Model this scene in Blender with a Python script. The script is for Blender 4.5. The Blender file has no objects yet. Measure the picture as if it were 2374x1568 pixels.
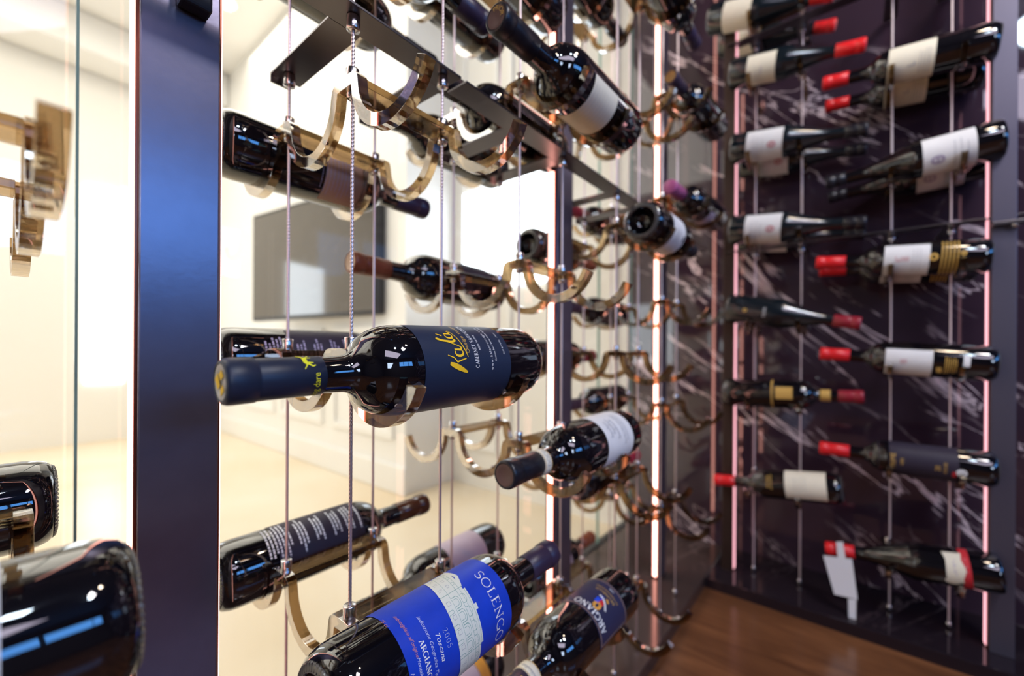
import bpy, bmesh, math, random
from mathutils import Vector, Matrix
random.seed(7)
SC = bpy.context.scene
COL = SC.collection
PI = math.pi

# ------------------------------------------------------------------ camera
F = Vector((0.777, 0.629, 0)).normalized()
Rv = Vector((F.y, -F.x, 0))
FPX = 980.0
cam_d = bpy.data.cameras.new('camera')
cam = bpy.data.objects.new('camera', cam_d)
COL.objects.link(cam)
m = Matrix.Identity(3)
m.col[0] = Rv; m.col[1] = Vector((0, 0, 1)); m.col[2] = -F
roll = Matrix.Rotation(math.radians(0.33), 3, 'Z')
cam.matrix_world = (m @ roll).to_4x4()
cam_d.sensor_width = 36
cam_d.lens = FPX / 2374 * 36
cam_d.shift_y = 30 / 2374
cam_d.clip_start = 0.02
cam_d.dof.use_dof = True
cam_d.dof.focus_distance = 0.355
cam_d.dof.aperture_fstop = cam_d.lens / 5.6
SC.camera = cam

# ------------------------------------------------------------------ world, exposure
SC.view_settings.view_transform = 'Standard'
SC.view_settings.look = 'None'
SC.view_settings.gamma = 1
SC.view_settings.exposure = 0.0
w = bpy.data.worlds.new('world'); SC.world = w
w.use_nodes = True
w.node_tree.nodes['Background'].inputs[0].default_value = (0.50, 0.58, 0.85, 1)
w.node_tree.nodes['Background'].inputs[1].default_value = 0.5
SC.cycles.use_denoising = True
SC.cycles.max_bounces = 10
SC.cycles.transparent_max_bounces = 24
SC.cycles.caustics_refractive = False
SC.cycles.caustics_reflective = False
SC.cycles.sample_clamp_indirect = 6


def area(name, loc, target, sx, sy, power, col):
    d = bpy.data.lights.new(name, 'AREA')
    d.shape = 'RECTANGLE'; d.size = sx; d.size_y = sy; d.energy = power; d.color = col
    o = bpy.data.objects.new(name, d); COL.objects.link(o)
    o.location = loc
    o.rotation_euler = (Vector(target) - Vector(loc)).to_track_quat('-Z', 'Y').to_euler()
    return o

# living room ceiling lights (bright room behind the glass), daylight, wine room lamps and added fills
area('living_room_light', (0.2, 2.4, 2.15), (0.2, 2.4, 0), 2.4, 2.2, 51, (1.0, 0.94, 0.85))
area('living_room_light', (-1.6, 2.2, 2.15), (-1.6, 2.2, 0), 2.0, 2.2, 40, (1.0, 0.95, 0.88))
area('window_daylight', (-1.2, -2.3, 0.75), (0.3, 0.4, 0.0), 0.9, 0.7, 26, (0.6, 0.75, 1.0))
area('added_soft_fill', (-.3, -1.1, 1.46), (-.1, -.9, 0), 1.3, 1.0, 24, (0.86, 0.78, 1.0))  # added unseen soft fill that lifts the dim wine room
area('ceiling_lamp_or_fill', (0.5, -0.9, 1.45), (0.9, 0.2, 0), 0.12, 0.12, 3.5, (0.7, 0.85, 1.0))
area('ceiling_lamp_or_fill', (0.1, -0.6, 1.45), (0.6, 0.3, 0), 0.12, 0.12, 3.5, (0.7, 0.85, 1.0))
area('ceiling_lamp_or_fill', (.55, -.75, 1.45), (1.45, .0, .0), .25, .25, 9, (1.0, 0.93, 0.95))  # added fill to brighten the marble rack labels; the others are downlights
area('ceiling_lamp_or_fill', (0.75, -0.45, 1.45), (1.2, 0.1, 0), 0.10, 0.10, 2.5, (1.0, 0.8, 0.6))


# ------------------------------------------------------------------ materials
def nt(name):
    mt = bpy.data.materials.new(name); mt.use_nodes = True
    t = mt.node_tree
    return mt, t, t.nodes['Principled BSDF']

def pm(name, col, rough=.5, metal=0., spec=.5, emit=None, es=0., trans=0., ior=1.45, coat=0., bump=None, var=0.):
    mt, t, b = nt(name)
    b.inputs['Base Color'].default_value = (*col, 1)
    b.inputs['Roughness'].default_value = rough
    b.inputs['Metallic'].default_value = metal
    b.inputs['Specular IOR Level'].default_value = spec
    b.inputs['IOR'].default_value = ior
    b.inputs['Transmission Weight'].default_value = trans
    b.inputs['Coat Weight'].default_value = coat
    if emit:
        b.inputs['Emission Color'].default_value = (*emit, 1)
        b.inputs['Emission Strength'].default_value = es
    tc = t.nodes.new('ShaderNodeTexCoord')
    if var:
        n = t.nodes.new('ShaderNodeTexNoise'); n.inputs['Scale'].default_value = 60; n.inputs['Detail'].default_value = 4
        t.links.new(tc.outputs['Object'], n.inputs['Vector'])
        mx = t.nodes.new('ShaderNodeMixRGB'); mx.blend_type = 'MIX'
        mx.inputs[1].default_value = (*[c * (1 - var) for c in col], 1)
        mx.inputs[2].default_value = (*[min(1, c * (1 + var)) for c in col], 1)
        t.links.new(n.outputs['Fac'], mx.inputs[0]); t.links.new(mx.outputs[0], b.inputs['Base Color'])
    if bump:
        sc_, st = bump
        n2 = t.nodes.new('ShaderNodeTexNoise'); n2.inputs['Scale'].default_value = sc_; n2.inputs['Detail'].default_value = 3
        t.links.new(tc.outputs['Object'], n2.inputs['Vector'])
        bp = t.nodes.new('ShaderNodeBump'); bp.inputs['Strength'].default_value = st; bp.inputs['Distance'].default_value = .001
        t.links.new(n2.outputs['Fac'], bp.inputs['Height']); t.links.new(bp.outputs[0], b.inputs['Normal'])
    return mt

M = {}
M['glass'] = pm('dark_bottle_glass', (.0035, .003, .0045), .025, spec=.75, ior=1.52, coat=.4, bump=(35, .06))
M['glass_green'] = pm('green_bottle_glass', (.004, .009, .013), .17, spec=.85, ior=1.52, coat=.15)
M['ring'] = pm('frosted_base_ring', (.11, .105, .10), .22, spec=.7)
M['neck_brown'] = pm('amber_neck', (.07, .02, .008), .18, spec=.6, bump=(80, .2))
def cap(name, c, rough=.38, metal=.0): M[name] = pm(name, c, rough, metal, .5, bump=(90, .12), var=.12)
cap('cap_navy', (.012, .020, .045), .42)
cap('cap_black', (.010, .010, .016), .34)
cap('cap_plum', (.035, .022, .050), .36)
cap('cap_pink', (.42, .10, .25), .35)
cap('cap_brick', (.22, .055, .022), .4)
cap('cap_red', (.80, .018, .022), .33)
cap('cap_wine', (.30, .018, .035), .33)
cap('cap_brown', (.08, .045, .04), .5)
cap('cap_disc_gold', (.35, .20, .07), .35, .4)
cap('cap_disc_grey', (.42, .40, .38), .4, .2)
cap('cap_disc_brown', (.12, .065, .055), .45)
cap('cap_disc_pale', (.60, .42, .28), .45)
def lab(name, c, rough=.6, var=.06): M[name] = pm(name, c, rough, 0, .3, var=var, bump=(140, .08))
lab('paper_white', (.78, .77, .76)); lab('paper_cream', (.82, .76, .60)); lab('paper_grey', (.62, .58, .56))
lab('paper_navy', (.018, .028, .060), .42); lab('paper_blue', (.010, .050, .52), .45, .18); lab('paper_ink', (.035, .028, .045), .5)
lab('paper_indigo', (.030, .030, .075), .4); lab('paper_lilac', (.52, .42, .48)); lab('paper_copper', (.46, .30, .22))
lab('paper_building', (.74, .76, .66), .6, .05); lab('paper_gold', (.62, .38, .10), .4); lab('paper_orange', (.75, .36, .06))
lab('ink_white', (.85, .85, .85)); lab('ink_yellow', (.95, .58, .02)); lab('ink_lime', (.80, .78, .03)); lab('ink_gold', (.65, .40, .10), .35)
lab('ink_grey', (.35, .36, .40)); lab('ink_black', (.03, .03, .04)); lab('ink_green', (.22, .38, .32)); lab('ink_rose', (.60, .25, .28))
lab('ink_red', (.6, .03, .04)); lab('ink_blue', (.02, .08, .7)); lab('ink_pale', (.55, .60, .85)); lab('ink_violet', (.42, .36, .48))
M['steel'] = pm('brushed_steel', (.62, .60, .60), .22, 1.0, bump=(300, .05))
M['cable'] = pm('stainless_strand', (.72, .60, .60), .36, .88)
M['cable_led_lit'] = pm('led_lit_strand', (.88, .76, .77), .42, .35)  # same strand with the pink strip light put into its colour
M['bronze'] = pm('dark_bronze_frame', (.19, .165, .215), .29, .80, .5, bump=(220, .05), var=.08)
M['bronze_corner'] = pm('brown_anodised_frame', (.045, .028, .022), .4, .5)
M['bronze_wall'] = pm('dark_anodised_frame', (.11, .10, .135), .42, .6, .5, bump=(220, .05))
M['lattice'] = pm('blackened_steel', (.14, .13, .14), .28, .9, bump=(160, .10))
M['ledge'] = pm('polished_dark_ledge', (.085, .055, .050), .12, .35, .6)
M['ledge_dark'] = pm('polished_black_ledge', (.022, .015, .020), .07, .2, .7)
M['led'] = pm('led_diffuser', (.9, .7, .65), .5, emit=(1.0, .42, .33), es=7)
M['led_pink'] = pm('led_diffuser_pink', (.5, .3, .32), .5, emit=(1.0, .47, .54), es=1.5)
M['copper_channel'] = pm('copper_channel', (.30, .075, .04), .3, .9)
def acrylic():
    mt, t, b = nt('smoked_amber_acrylic'); out = t.nodes['Material Output']
    b.inputs['Base Color'].default_value = (.26, .18, .11, 1); b.inputs['Roughness'].default_value = .03
    b.inputs['Transmission Weight'].default_value = 1; b.inputs['IOR'].default_value = 1.42
    tr = t.nodes.new('ShaderNodeBsdfTransparent'); tr.inputs[0].default_value = (.60, .46, .28, 1)
    mx = t.nodes.new('ShaderNodeMixShader'); mx.inputs[0].default_value = .46
    t.links.new(b.outputs[0], mx.inputs[1]); t.links.new(tr.outputs[0], mx.inputs[2]); t.links.new(mx.outputs[0], out.inputs[0])
    return mt
M['acrylic'] = acrylic()
M['bumper'] = pm('clear_bumper', (.75, .62, .58), .15, spec=.5)
M['wall'] = pm('cream_wall_paint', (.88, .85, .79), .6, bump=(30, .05))
M['trim_white'] = pm('white_panelling', (.90, .88, .84), .4)
M['ceiling'] = pm('white_ceiling', (.90, .88, .84), .7)
M['dark_wall'] = pm('dark_plaster', (.06, .055, .075), .6, bump=(20, .1))
M['tv'] = pm('television_screen', (.055, .042, .033), .08, spec=.9, coat=.8)
M['tv_frame'] = pm('television_frame', (.02, .02, .025), .3)
M['sky_pane'] = pm('window_sky', (.5, .6, .8), .3, emit=(.90, .95, 1.0), es=4.5)
M['blue_pane'] = pm('window_blue_daylight', (.3, .4, .6), .3, emit=(.10, .38, 1.0), es=8.5)
M['curtain'] = pm('tan_curtain', (.62, .48, .30), .8)
M['tag'] = pm('white_tag_paper', (.82, .82, .84), .5)
M['black_fabric'] = pm('black_clothes', (.012, .012, .015), .8)

def glass_pane():
    mt = bpy.data.materials.new('clear_pane'); mt.use_nodes = True; t = mt.node_tree
    t.nodes.remove(t.nodes['Principled BSDF']); out = t.nodes['Material Output']
    tr = t.nodes.new('ShaderNodeBsdfTransparent'); tr.inputs[0].default_value = (.97, .98, .965, 1)
    gl = t.nodes.new('ShaderNodeBsdfGlossy'); gl.inputs['Roughness'].default_value = .0
    lw = t.nodes.new('ShaderNodeLayerWeight'); lw.inputs[0].default_value = .5
    pw = t.nodes.new('ShaderNodeMath'); pw.operation = 'POWER'; pw.inputs[1].default_value = 5
    t.links.new(lw.outputs['Facing'], pw.inputs[0])
    fr = t.nodes.new('ShaderNodeMath'); fr.operation = 'MULTIPLY_ADD'; fr.inputs[1].default_value = .95; fr.inputs[2].default_value = .03
    t.links.new(pw.outputs[0], fr.inputs[0])
    mx = t.nodes.new('ShaderNodeMixShader')
    t.links.new(fr.outputs[0], mx.inputs[0]); t.links.new(tr.outputs[0], mx.inputs[1]); t.links.new(gl.outputs[0], mx.inputs[2])
    t.links.new(mx.outputs[0], out.inputs[0])
    return mt
M['pane'] = glass_pane()
M['pane_edge'] = pm('green_glass_edge', (.25, .42, .36), .1, spec=.6)

def marble():
    mt, t, b = nt('black_marble')
    tc = t.nodes.new('ShaderNodeTexCoord')
    mp = t.nodes.new('ShaderNodeMapping')
    m0 = t.nodes.new('ShaderNodeMapping'); m0.inputs['Rotation'].default_value = (math.radians(-40), 0, 0)
    t.links.new(tc.outputs['Object'], m0.inputs['Vector'])
    mp.inputs['Scale'].default_value = (1, .62, 2.6)
    t.links.new(m0.outputs[0], mp.inputs['Vector'])
    def noise(scale, detail, vec=mp, rough=.6, dist=0):
        n = t.nodes.new('ShaderNodeTexNoise'); n.inputs['Scale'].default_value = scale
        n.inputs['Detail'].default_value = detail; n.inputs['Roughness'].default_value = rough
        n.inputs['Distortion'].default_value = dist
        t.links.new(vec.outputs[0], n.inputs['Vector']); return n
    def math_(op, a, bb=None, c=None):
        n = t.nodes.new('ShaderNodeMath'); n.operation = op
        for i, v in enumerate((a, bb, c)):
            if v is None: continue
            if isinstance(v, (int, float)): n.inputs[i].default_value = v
            else: t.links.new(v, n.inputs[i])
        return n.outputs[0]
    def vein(scale, width, dist, msk_scale, lo, hi):
        n = noise(scale, 5, dist=dist)
        a = math_('ABSOLUTE', math_('SUBTRACT', n.outputs['Fac'], .5))
        v = math_('SUBTRACT', 1.0, math_('DIVIDE', a, width))
        v = math_('MAXIMUM', v, 0.0)
        k = noise(msk_scale, 2)
        mr = t.nodes.new('ShaderNodeMapRange'); mr.inputs[1].default_value = lo; mr.inputs[2].default_value = hi
        t.links.new(k.outputs['Fac'], mr.inputs[0])
        return math_('MULTIPLY', v, mr.outputs[0])
    v1 = vein(1.8, .016, .5, 2.0, .46, .58)
    v2 = vein(3.8, .014, .8, 2.6, .50, .62)
    v = math_('MINIMUM', math_('ADD', v1, math_('MULTIPLY', v2, .8)), 1.0)
    mx = t.nodes.new('ShaderNodeMixRGB')
    mx.inputs[1].default_value = (.040, .023, .036, 1); mx.inputs[2].default_value = (.92, .76, .80, 1)
    t.links.new(v, mx.inputs[0]); t.links.new(mx.outputs[0], b.inputs['Base Color'])
    b.inputs['Roughness'].default_value = .035; b.inputs['Specular IOR Level'].default_value = .7
    b.inputs['Coat Weight'].default_value = .5; b.inputs['Coat Roughness'].default_value = .02
    return mt
M['marble'] = marble()

def wood():
    mt, t, b = nt('walnut_floor')
    tc = t.nodes.new('ShaderNodeTexCoord'); mp = t.nodes.new('ShaderNodeMapping')
    mp.inputs['Rotation'].default_value = (0, 0, math.radians(39)); mp.inputs['Scale'].default_value = (7, 1.3, 1)
    t.links.new(tc.outputs['Object'], mp.inputs['Vector'])
    n = t.nodes.new('ShaderNodeTexNoise'); n.inputs['Scale'].default_value = 2.6; n.inputs['Detail'].default_value = 7; n.inputs['Distortion'].default_value = .7
    t.links.new(mp.outputs[0], n.inputs['Vector'])
    cr = t.nodes.new('ShaderNodeValToRGB')
    cr.color_ramp.elements[0].position = .25; cr.color_ramp.elements[0].color = (.085, .032, .014, 1)
    cr.color_ramp.elements[1].position = .75; cr.color_ramp.elements[1].color = (.26, .105, .042, 1)
    t.links.new(n.outputs['Fac'], cr.inputs[0]); t.links.new(cr.outputs[0], b.inputs['Base Color'])
    b.inputs['Roughness'].default_value = .20
    return mt
M['wood'] = wood()

def beige_floor():
    mt, t, b = nt('beige_tile')
    tc = t.nodes.new('ShaderNodeTexCoord'); n = t.nodes.new('ShaderNodeTexNoise'); n.inputs['Scale'].default_value = 1.4; n.inputs['Detail'].default_value = 4
    t.links.new(tc.outputs['Object'], n.inputs['Vector'])
    cr = t.nodes.new('ShaderNodeValToRGB')
    cr.color_ramp.elements[0].position = .35; cr.color_ramp.elements[0].color = (.78, .63, .43, 1)
    cr.color_ramp.elements[1].position = .7; cr.color_ramp.elements[1].color = (.86, .76, .60, 1)
    t.links.new(n.outputs['Fac'], cr.inputs[0]); t.links.new(cr.outputs[0], b.inputs['Base Color'])
    b.inputs['Roughness'].default_value = .3
    return mt
M['beige'] = beige_floor()


# ------------------------------------------------------------------ mesh helpers
class MB:
    def __init__(s): s.v = []; s.f = []; s.mi = []; s.sm = []
    def add(s, vs, fs, mi=0, smooth=False):
        b = len(s.v); s.v += [tuple(v) for v in vs]
        for f in fs:
            s.f.append([i + b for i in f]); s.mi.append(mi); s.sm.append(smooth)
        return s
    def box(s, a, b, mi=0):
        x0, y0, z0 = a; x1, y1, z1 = b
        vs = [(x0, y0, z0), (x1, y0, z0), (x1, y1, z0), (x0, y1, z0), (x0, y0, z1), (x1, y0, z1), (x1, y1, z1), (x0, y1, z1)]
        return s.add(vs, [(0, 3, 2, 1), (4, 5, 6, 7), (0, 1, 5, 4), (1, 2, 6, 5), (2, 3, 7, 6), (3, 0, 4, 7)], mi)
    def lathe(s, prof, n=64, mi=0, axis_off=(0, 0), caps=True, knurl=()):
        rings = []
        vs = []; fs = []
        for k, (r, z) in enumerate(prof):
            if r < 1e-6:
                rings.append([len(vs)]); vs.append((axis_off[0], axis_off[1], z)); continue
            ring = []
            for i in range(n):
                rr = r; zz = z
                if k in knurl and i % 2 == 0: zz = z + .0012
                a = 2 * PI * i / n
                ring.append(len(vs)); vs.append((axis_off[0] + rr * math.cos(a), axis_off[1] + rr * math.sin(a), zz))
            rings.append(ring)
        for A, B in zip(rings, rings[1:]):
            if len(A) == 1 and len(B) == 1: continue
            for i in range(n):
                j = (i + 1) % n
                if len(A) == 1: fs.append((A[0], B[j], B[i]))
                elif len(B) == 1: fs.append((A[i], A[j], B[0]))
                else: fs.append((A[i], A[j], B[j], B[i]))
        return s.add(vs, fs, mi, True)
    def mesh(s, name, mats):
        me = bpy.data.meshes.new(name); me.from_pydata(s.v, [], s.f)
        for m_ in mats: me.materials.append(m_)
        for p, mi, sm in zip(me.polygons, s.mi, s.sm): p.material_index = mi; p.use_smooth = sm
        me.update(); return me

def link(name, me, parent=None, label=None):
    o = bpy.data.objects.new(name, me); COL.objects.link(o)
    if parent: o.parent = parent
    if label: o['label'] = label
    return o
def bevel(o, wd, seg=2):
    b = o.modifiers.new('bevel', 'BEVEL'); b.width = wd; b.segments = seg; b.limit_method = 'ANGLE'; b.angle_limit = .6
    return o
def build(name, mb, mat, parent=None, bev=0, label=None):
    mats = mat if isinstance(mat, (list, tuple)) else [mat]
    o = link(name, mb.mesh(name, mats), parent, label)
    if bev: bevel(o, bev)
    return o
def tag(o, label, cat, group=None):
    o['label'] = label; o['category'] = cat
    if group: o['group'] = group
    return o
def struct(o): o['kind'] = 'structure'; return o
def empty(name, loc, rz=0):
    o = bpy.data.objects.new(name, None); COL.objects.link(o); o.location = loc; o.rotation_euler = (0, 0, rz); o.empty_display_size = .02
    return o
def bx(name, a, b, mat, parent=None, bev=0, label=None):
    c = [(a[i] + b[i]) / 2 for i in range(3)]
    mb = MB().box([a[i] - c[i] for i in range(3)], [b[i] - c[i] for i in range(3)])
    o = build(name, mb, mat, parent, bev, label); o.location = c
    return o


# ------------------------------------------------------------------ geometry constants (metres, lens at the origin)
YN, YF = 0.36, 0.492           # front and back cable planes of the glass side rack
YG = 0.655                     # glass wall
XW = 1.515                      # marble wall
FL = -0.665                    # floors
TOP = 1.50
PAIRS = {'Z': (-.129, -.020), 'A': (.2095, .318), 'B': (.459, .5695), 'C': (.7645, .873), 'D': (1.014, 1.1245)}
WY = [(.2238, .113), (-.070, -.1724)]   # cable pairs of the marble wall rack
XC = 1.395

# ------------------------------------------------------------------ the setting
struct(bx('floor', (-2.6, -2.4, FL - .05), (XW, .33, FL), M['wood']))
struct(bx('floor', (-4.0, .66, FL - .05), (1.6, 4.3, FL), M['beige']))
struct(bx('wall_right', (XW, -2.4, FL), (XW + .03, YG + .004, TOP), M['marble']))
struct(bx('ceiling', (-2.6, -2.4, TOP), (XW + .03, YG, TOP + .04), M['dark_wall']))
struct(bx('wall_left', (-2.64, -2.4, FL), (-2.6, YG, TOP), M['dark_wall']))
# back wall with a window opening; its pieces make one wall
mb = MB()
for a, b in [((-2.6, -2.44, FL), (-.15, -2.4, TOP)), ((1.25, -2.44, FL), (XW + .03, -2.4, TOP)),
             ((-.15, -2.44, FL), (1.25, -2.4, .52)), ((-.15, -2.44, 1.10), (1.25, -2.4, TOP))]: mb.box(a, b)
struct(build('wall_back', mb, M['dark_wall']))
wn = struct(bx('window_1', (-.15, -2.43, .52), (1.25, -2.42, 1.10), M['blue_pane']))
mb = MB()
for x in (-.15, .30, .77, 1.21): mb.box((x, -2.41, .52), (x + .04, -2.38, 1.10))
for z in (.52, 1.06): mb.box((-.15, -2.41, z), (1.25, -2.38, z + .04))
f_ = build('window_frame', mb, M['tv_frame'], wn); f_.location = -wn.location

# glass wall: panes between joints
seams = [-1.2, .0585, 1.262, XW]
for i, (a, b) in enumerate(zip(seams, seams[1:])):
    o = struct(bx('window_%d' % (i + 2), (a + .0012, YG - .004, FL + .03), (b - .0012, YG + .004, TOP), M['pane']))
    e = MB().box((b - .0012, YG - .004, FL + .03), (b + .0012, YG + .004, TOP))
    g = build('glass_edge', e, M['pane_edge'], o); g.location = -o.location
# channel under the glass
struct(bx('trim_1', (-1.2, YG - .010, FL), (XW, YG + .012, FL + .034), M['tv_frame']))
# ledges that the racks stand on
struct(bx('trim_2', (-1.2, .325, FL - .01), (XW, YG - .010, FL + .030), M['ledge'], bev=.002))
struct(bx('trim_3', (1.275, -1.3, FL - .01), (XW, .325, FL + .030), M['ledge_dark'], bev=.003))

# living room
wl = MB().box((1.5, .66, FL), (1.6, 4.3, 2.2))
struct(build('wall_east', wl, M['wall']))
mb = MB().box((1.2, 1.6, FL), (1.5, 4.2, 2.2))
struct(build('trim_4', mb, M['trim_white']))
mb = MB()
def frame_x(mb, x, y0, y1, z0, z1, t=.03, d=.014):
    mb.box((x - d, y0, z0), (x, y1, z0 + t)); mb.box((x - d, y0, z1 - t), (x, y1, z1))
    mb.box((x - d, y0, z0 + t), (x, y0 + t, z1 - t)); mb.box((x - d, y1 - t, z0 + t), (x, y1, z1 - t))
for y0 in (1.68, 2.35, 3.0): frame_x(mb, 1.2, y0, y0 + .56, -.42, .12)
for y0 in (.70, 1.0, 1.30): frame_x(mb, 1.5, y0, y0 + .24, -.48, 2.0, .025)
struct(build('trim_5', mb, M['trim_white']))
struct(bx('baseboard_east', (1.18, 1.58, FL), (1.2, 4.2, FL + .13), M['trim_white'], bev=.006))
struct(bx('wall_north', (-4.0, 4.2, FL), (1.5, 4.3, 2.2), M['wall']))
struct(bx('wall_west', (-4.1, .66, FL), (-4.0, 4.3, 2.2), M['wall']))
struct(bx('ceiling', (-4.0, .66, 2.2), (1.6, 4.3, 2.25), M['ceiling']))
struct(bx('trim_6', (-4.0, 3.9, 1.95), (1.2, 4.2, 2.2), M['trim_white'], bev=.02))
struct(bx('window_6', (.42, 4.185, -.25), (.62, 4.198, 1.15), M['sky_pane'], bev=0))
struct(bx('window_7', (-.80, 4.185, -.1), (-.35, 4.198, .9), M['sky_pane'], bev=0))
struct(bx('window_8', (1.486, .98, .30), (1.498, 1.52, .78), M['sky_pane'], bev=0))
struct(bx('window_9', (-3.998, 1.3, -.2), (-3.99, 1.75, 1.1), M['sky_pane'], bev=0))
struct(bx('window_10', (-3.998, 2.3, -.2), (-3.99, 3.3, .8), M['sky_pane'], bev=0))
tv = empty('television', (1.18, 2.30, .10))
tag(tv, 'blurred flat television with dark screen on the white chimney wall beyond the glass', 'television')
tv.rotation_euler = (0, 0, math.radians(8))
bx('television_housing', (-.045, -.55, 0), (0, .55, .64), M['tv_frame'], tv, .008)
bx('screen', (-.049, -.53, .02), (-.044, .53, .62), M['tv'], tv)
tv.location.x = 1.12; tv.location.z = .17
bx('wall_bracket', (0, -.1, .25), (.05, .1, .4), M['tv_frame'], tv)


# ------------------------------------------------------------------ posts with light strips
def post(x0, y0, x1, y1, faces, label, mat, led):
    r = empty('rack_post', ((x0 + x1) / 2, (y0 + y1) / 2, FL + .03))
    tag(r, label, 'post', 'dark metal posts carrying light strips')
    L = r.location
    H = TOP - FL - .03
    bx('post_profile', (x0 - L.x, y0 - L.y, 0), (x1 - L.x, y1 - L.y, H), mat, r, .0012)
    for f in faces:
        if f in '-x+x'.split('+') or f == '-x': pass
        d = .0035
        if f == '-x': c = (x0 - d - L.x, (y0 + y1) / 2 - .0046 - L.y, .0); e = (x0 - L.x, (y0 + y1) / 2 + .0046 - L.y, H)
        if f == '+x': c = (x1 - L.x, (y0 + y1) / 2 - .0046 - L.y, .0); e = (x1 + d - L.x, (y0 + y1) / 2 + .0046 - L.y, H)
        if f == '-y': c = ((x0 + x1) / 2 - .0085 - L.x, y0 - d - L.y, .0); e = ((x0 + x1) / 2 + .0085 - L.x, y0 - L.y, H)
        if f == '+y': c = ((x0 + x1) / 2 - .0085 - L.x, y1 - L.y, .0); e = ((x0 + x1) / 2 + .0085 - L.x, y1 + d - L.y, H)
        g = .0022; dd = .0016
        a2 = list(c); b2 = list(e)
        ax = 1 if 'x' in f else 0
        a2[ax] -= g * 1.4; b2[ax] += g * 1.4
        if f[0] == '-': a2[1 - ax] = c[1 - ax] + dd
        else: b2[1 - ax] = e[1 - ax] - dd
        ch = bx('light_channel', a2, b2, M['copper_channel'], r)
        l = bx('light_strip', (c[0], c[1], .006), e, led, ch)
        l.location = Vector(l.location) - Vector(ch.location)
    return r
PY0, PY1 = .420, .4425
post(.0704, PY0, .1225, PY1, ['-x', '+x'], 'wide blue reflecting dark post in the left foreground behind the nearest bottle neck', M['bronze'], M['led'])
post(.648, PY0, .702, PY1, ['-x', '+x'], 'narrow dark post with bright light strip at the picture centre, behind the white labelled bottle', M['bronze'], M['led'])
post(1.176, PY0, 1.229, PY1, ['-x', '+x'], 'far dark post with bright light strip in front of the glass and marble corner', M['bronze'], M['led'])
post(1.352, .272, 1.385, .300, ['-y'], 'brown corner post with pink light strip at the left end of the marble rack', M['bronze_corner'], M['led_pink'])
post(1.340, -.262, 1.385, -.226, ['+y'], 'purple grey post with pink light strip at the right end of the marble rack', M['bronze_wall'], M['led_pink'])
o = bx('post_clamp', (.092, .405, .272), (.113, .420, .292), M['tv_frame'], bev=.002)
tag(o, 'small black clamp block fixed on top of the wide blue dark post', 'clamp')
o = bx('wall_clamp', (1.322, -.290, .268), (1.342, -.225, .276), M['lattice'], bev=.001)
tag(o, 'small black bracket arm on the purple grey post at the far right', 'bracket')
s_ = MB().lathe([(0, -.010), (.006, -.010), (.006, 0), (0, 0)], 20)
build('bolt', s_, M['steel'], o)


# ------------------------------------------------------------------ cables
def strand_mesh(H, pitch=.022, rad=.00165, step=.0018, lobes=6, per=4):
    n = lobes * per
    vs = []; fs = []
    k = int(H / step)
    for i in range(k + 1):
        z = H * i / k; ph = 2 * PI * z / pitch
        for j in range(n):
            a = 2 * PI * j / n
            r = rad * (1 - .17 * (.5 - .5 * math.cos(lobes * a)))
            vs.append((r * math.cos(a + ph), r * math.sin(a + ph), z))
    for i in range(k):
        for j in range(n):
            j2 = (j + 1) % n
            fs.append((i * n + j, i * n + j2, (i + 1) * n + j2, (i + 1) * n + j))
    return MB().add(vs, fs, 0, True).mesh('strand', [M['cable']])
H_ = TOP - FL - .03
cab_me = strand_mesh(H_)
cab_me2 = cab_me.copy(); cab_me2.materials.clear(); cab_me2.materials.append(M['cable_led_lit'])
ferr = MB().lathe([(0, 0), (.005, 0), (.005, .012), (.0035, .016), (0, .016)], 24).mesh('floor_ferrule', [M['steel']])
def cable(x, y, label, me=None):
    r = empty('steel_cable', (x, y, FL + .03)); tag(r, label, 'cable', 'steel cables of the wine racks')
    link('cable_strand', me or cab_me, r); link('floor_ferrule', ferr, r)
sect = {'Z': 'at the left picture edge', 'A': 'just right of the blue post', 'B': 'left of the centre light strip', 'C': 'right of the centre light strip', 'D': 'beside the far light strip'}
for k, (a, b) in PAIRS.items():
    for x, w1 in ((a, 'first'), (b, 'second')):
        cable(x, YN, 'vertical twisted steel cable, %s of the near pair %s' % (w1, sect[k]))
        cable(x, YF, 'vertical twisted steel cable, %s of the rear pair %s' % (w1, sect[k]))
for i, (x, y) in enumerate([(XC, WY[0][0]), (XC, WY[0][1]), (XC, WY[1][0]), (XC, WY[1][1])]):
    cable(x, y, 'pink-lit steel cable in front of the marble, %s from the left' % ['first', 'second', 'third', 'fourth'][i], cab_me2)


# ------------------------------------------------------------------ cradles
def ribbon_yz(path, t, wx, x0):
    n = len(path); vs = []; fs = []
    for i, p in enumerate(path):
        a = path[max(i - 1, 0)]; b = path[min(i + 1, n - 1)]
        dy, dz = b[0] - a[0], b[1] - a[1]; l = math.hypot(dy, dz) or 1
        ny, nz = -dz / l, dy / l
        for sx, sn in ((-1, -1), (1, -1), (1, 1), (-1, 1)):
            vs.append((x0 + sx * wx / 2, p[0] + ny * sn * t / 2, p[1] + nz * sn * t / 2))
    for i in range(n - 1):
        for j in range(4):
            k = (j + 1) % 4
            fs.append((i * 4 + j, i * 4 + k, (i + 1) * 4 + k, (i + 1) * 4 + j))
    fs.append((0, 1, 2, 3)[::-1]); fs.append(tuple((n - 1) * 4 + j for j in range(4)))
    return vs, fs
RC = .0475; ZC = -.009
def smooth(path, it=2):
    for _ in range(it):
        q = [path[0]]
        for a, b in zip(path, path[1:]):
            q.append((a[0] * .75 + b[0] * .25, a[1] * .75 + b[1] * .25)); q.append((a[0] * .25 + b[0] * .75, a[1] * .25 + b[1] * .75))
        q.append(path[-1]); path = q
    return path
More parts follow.
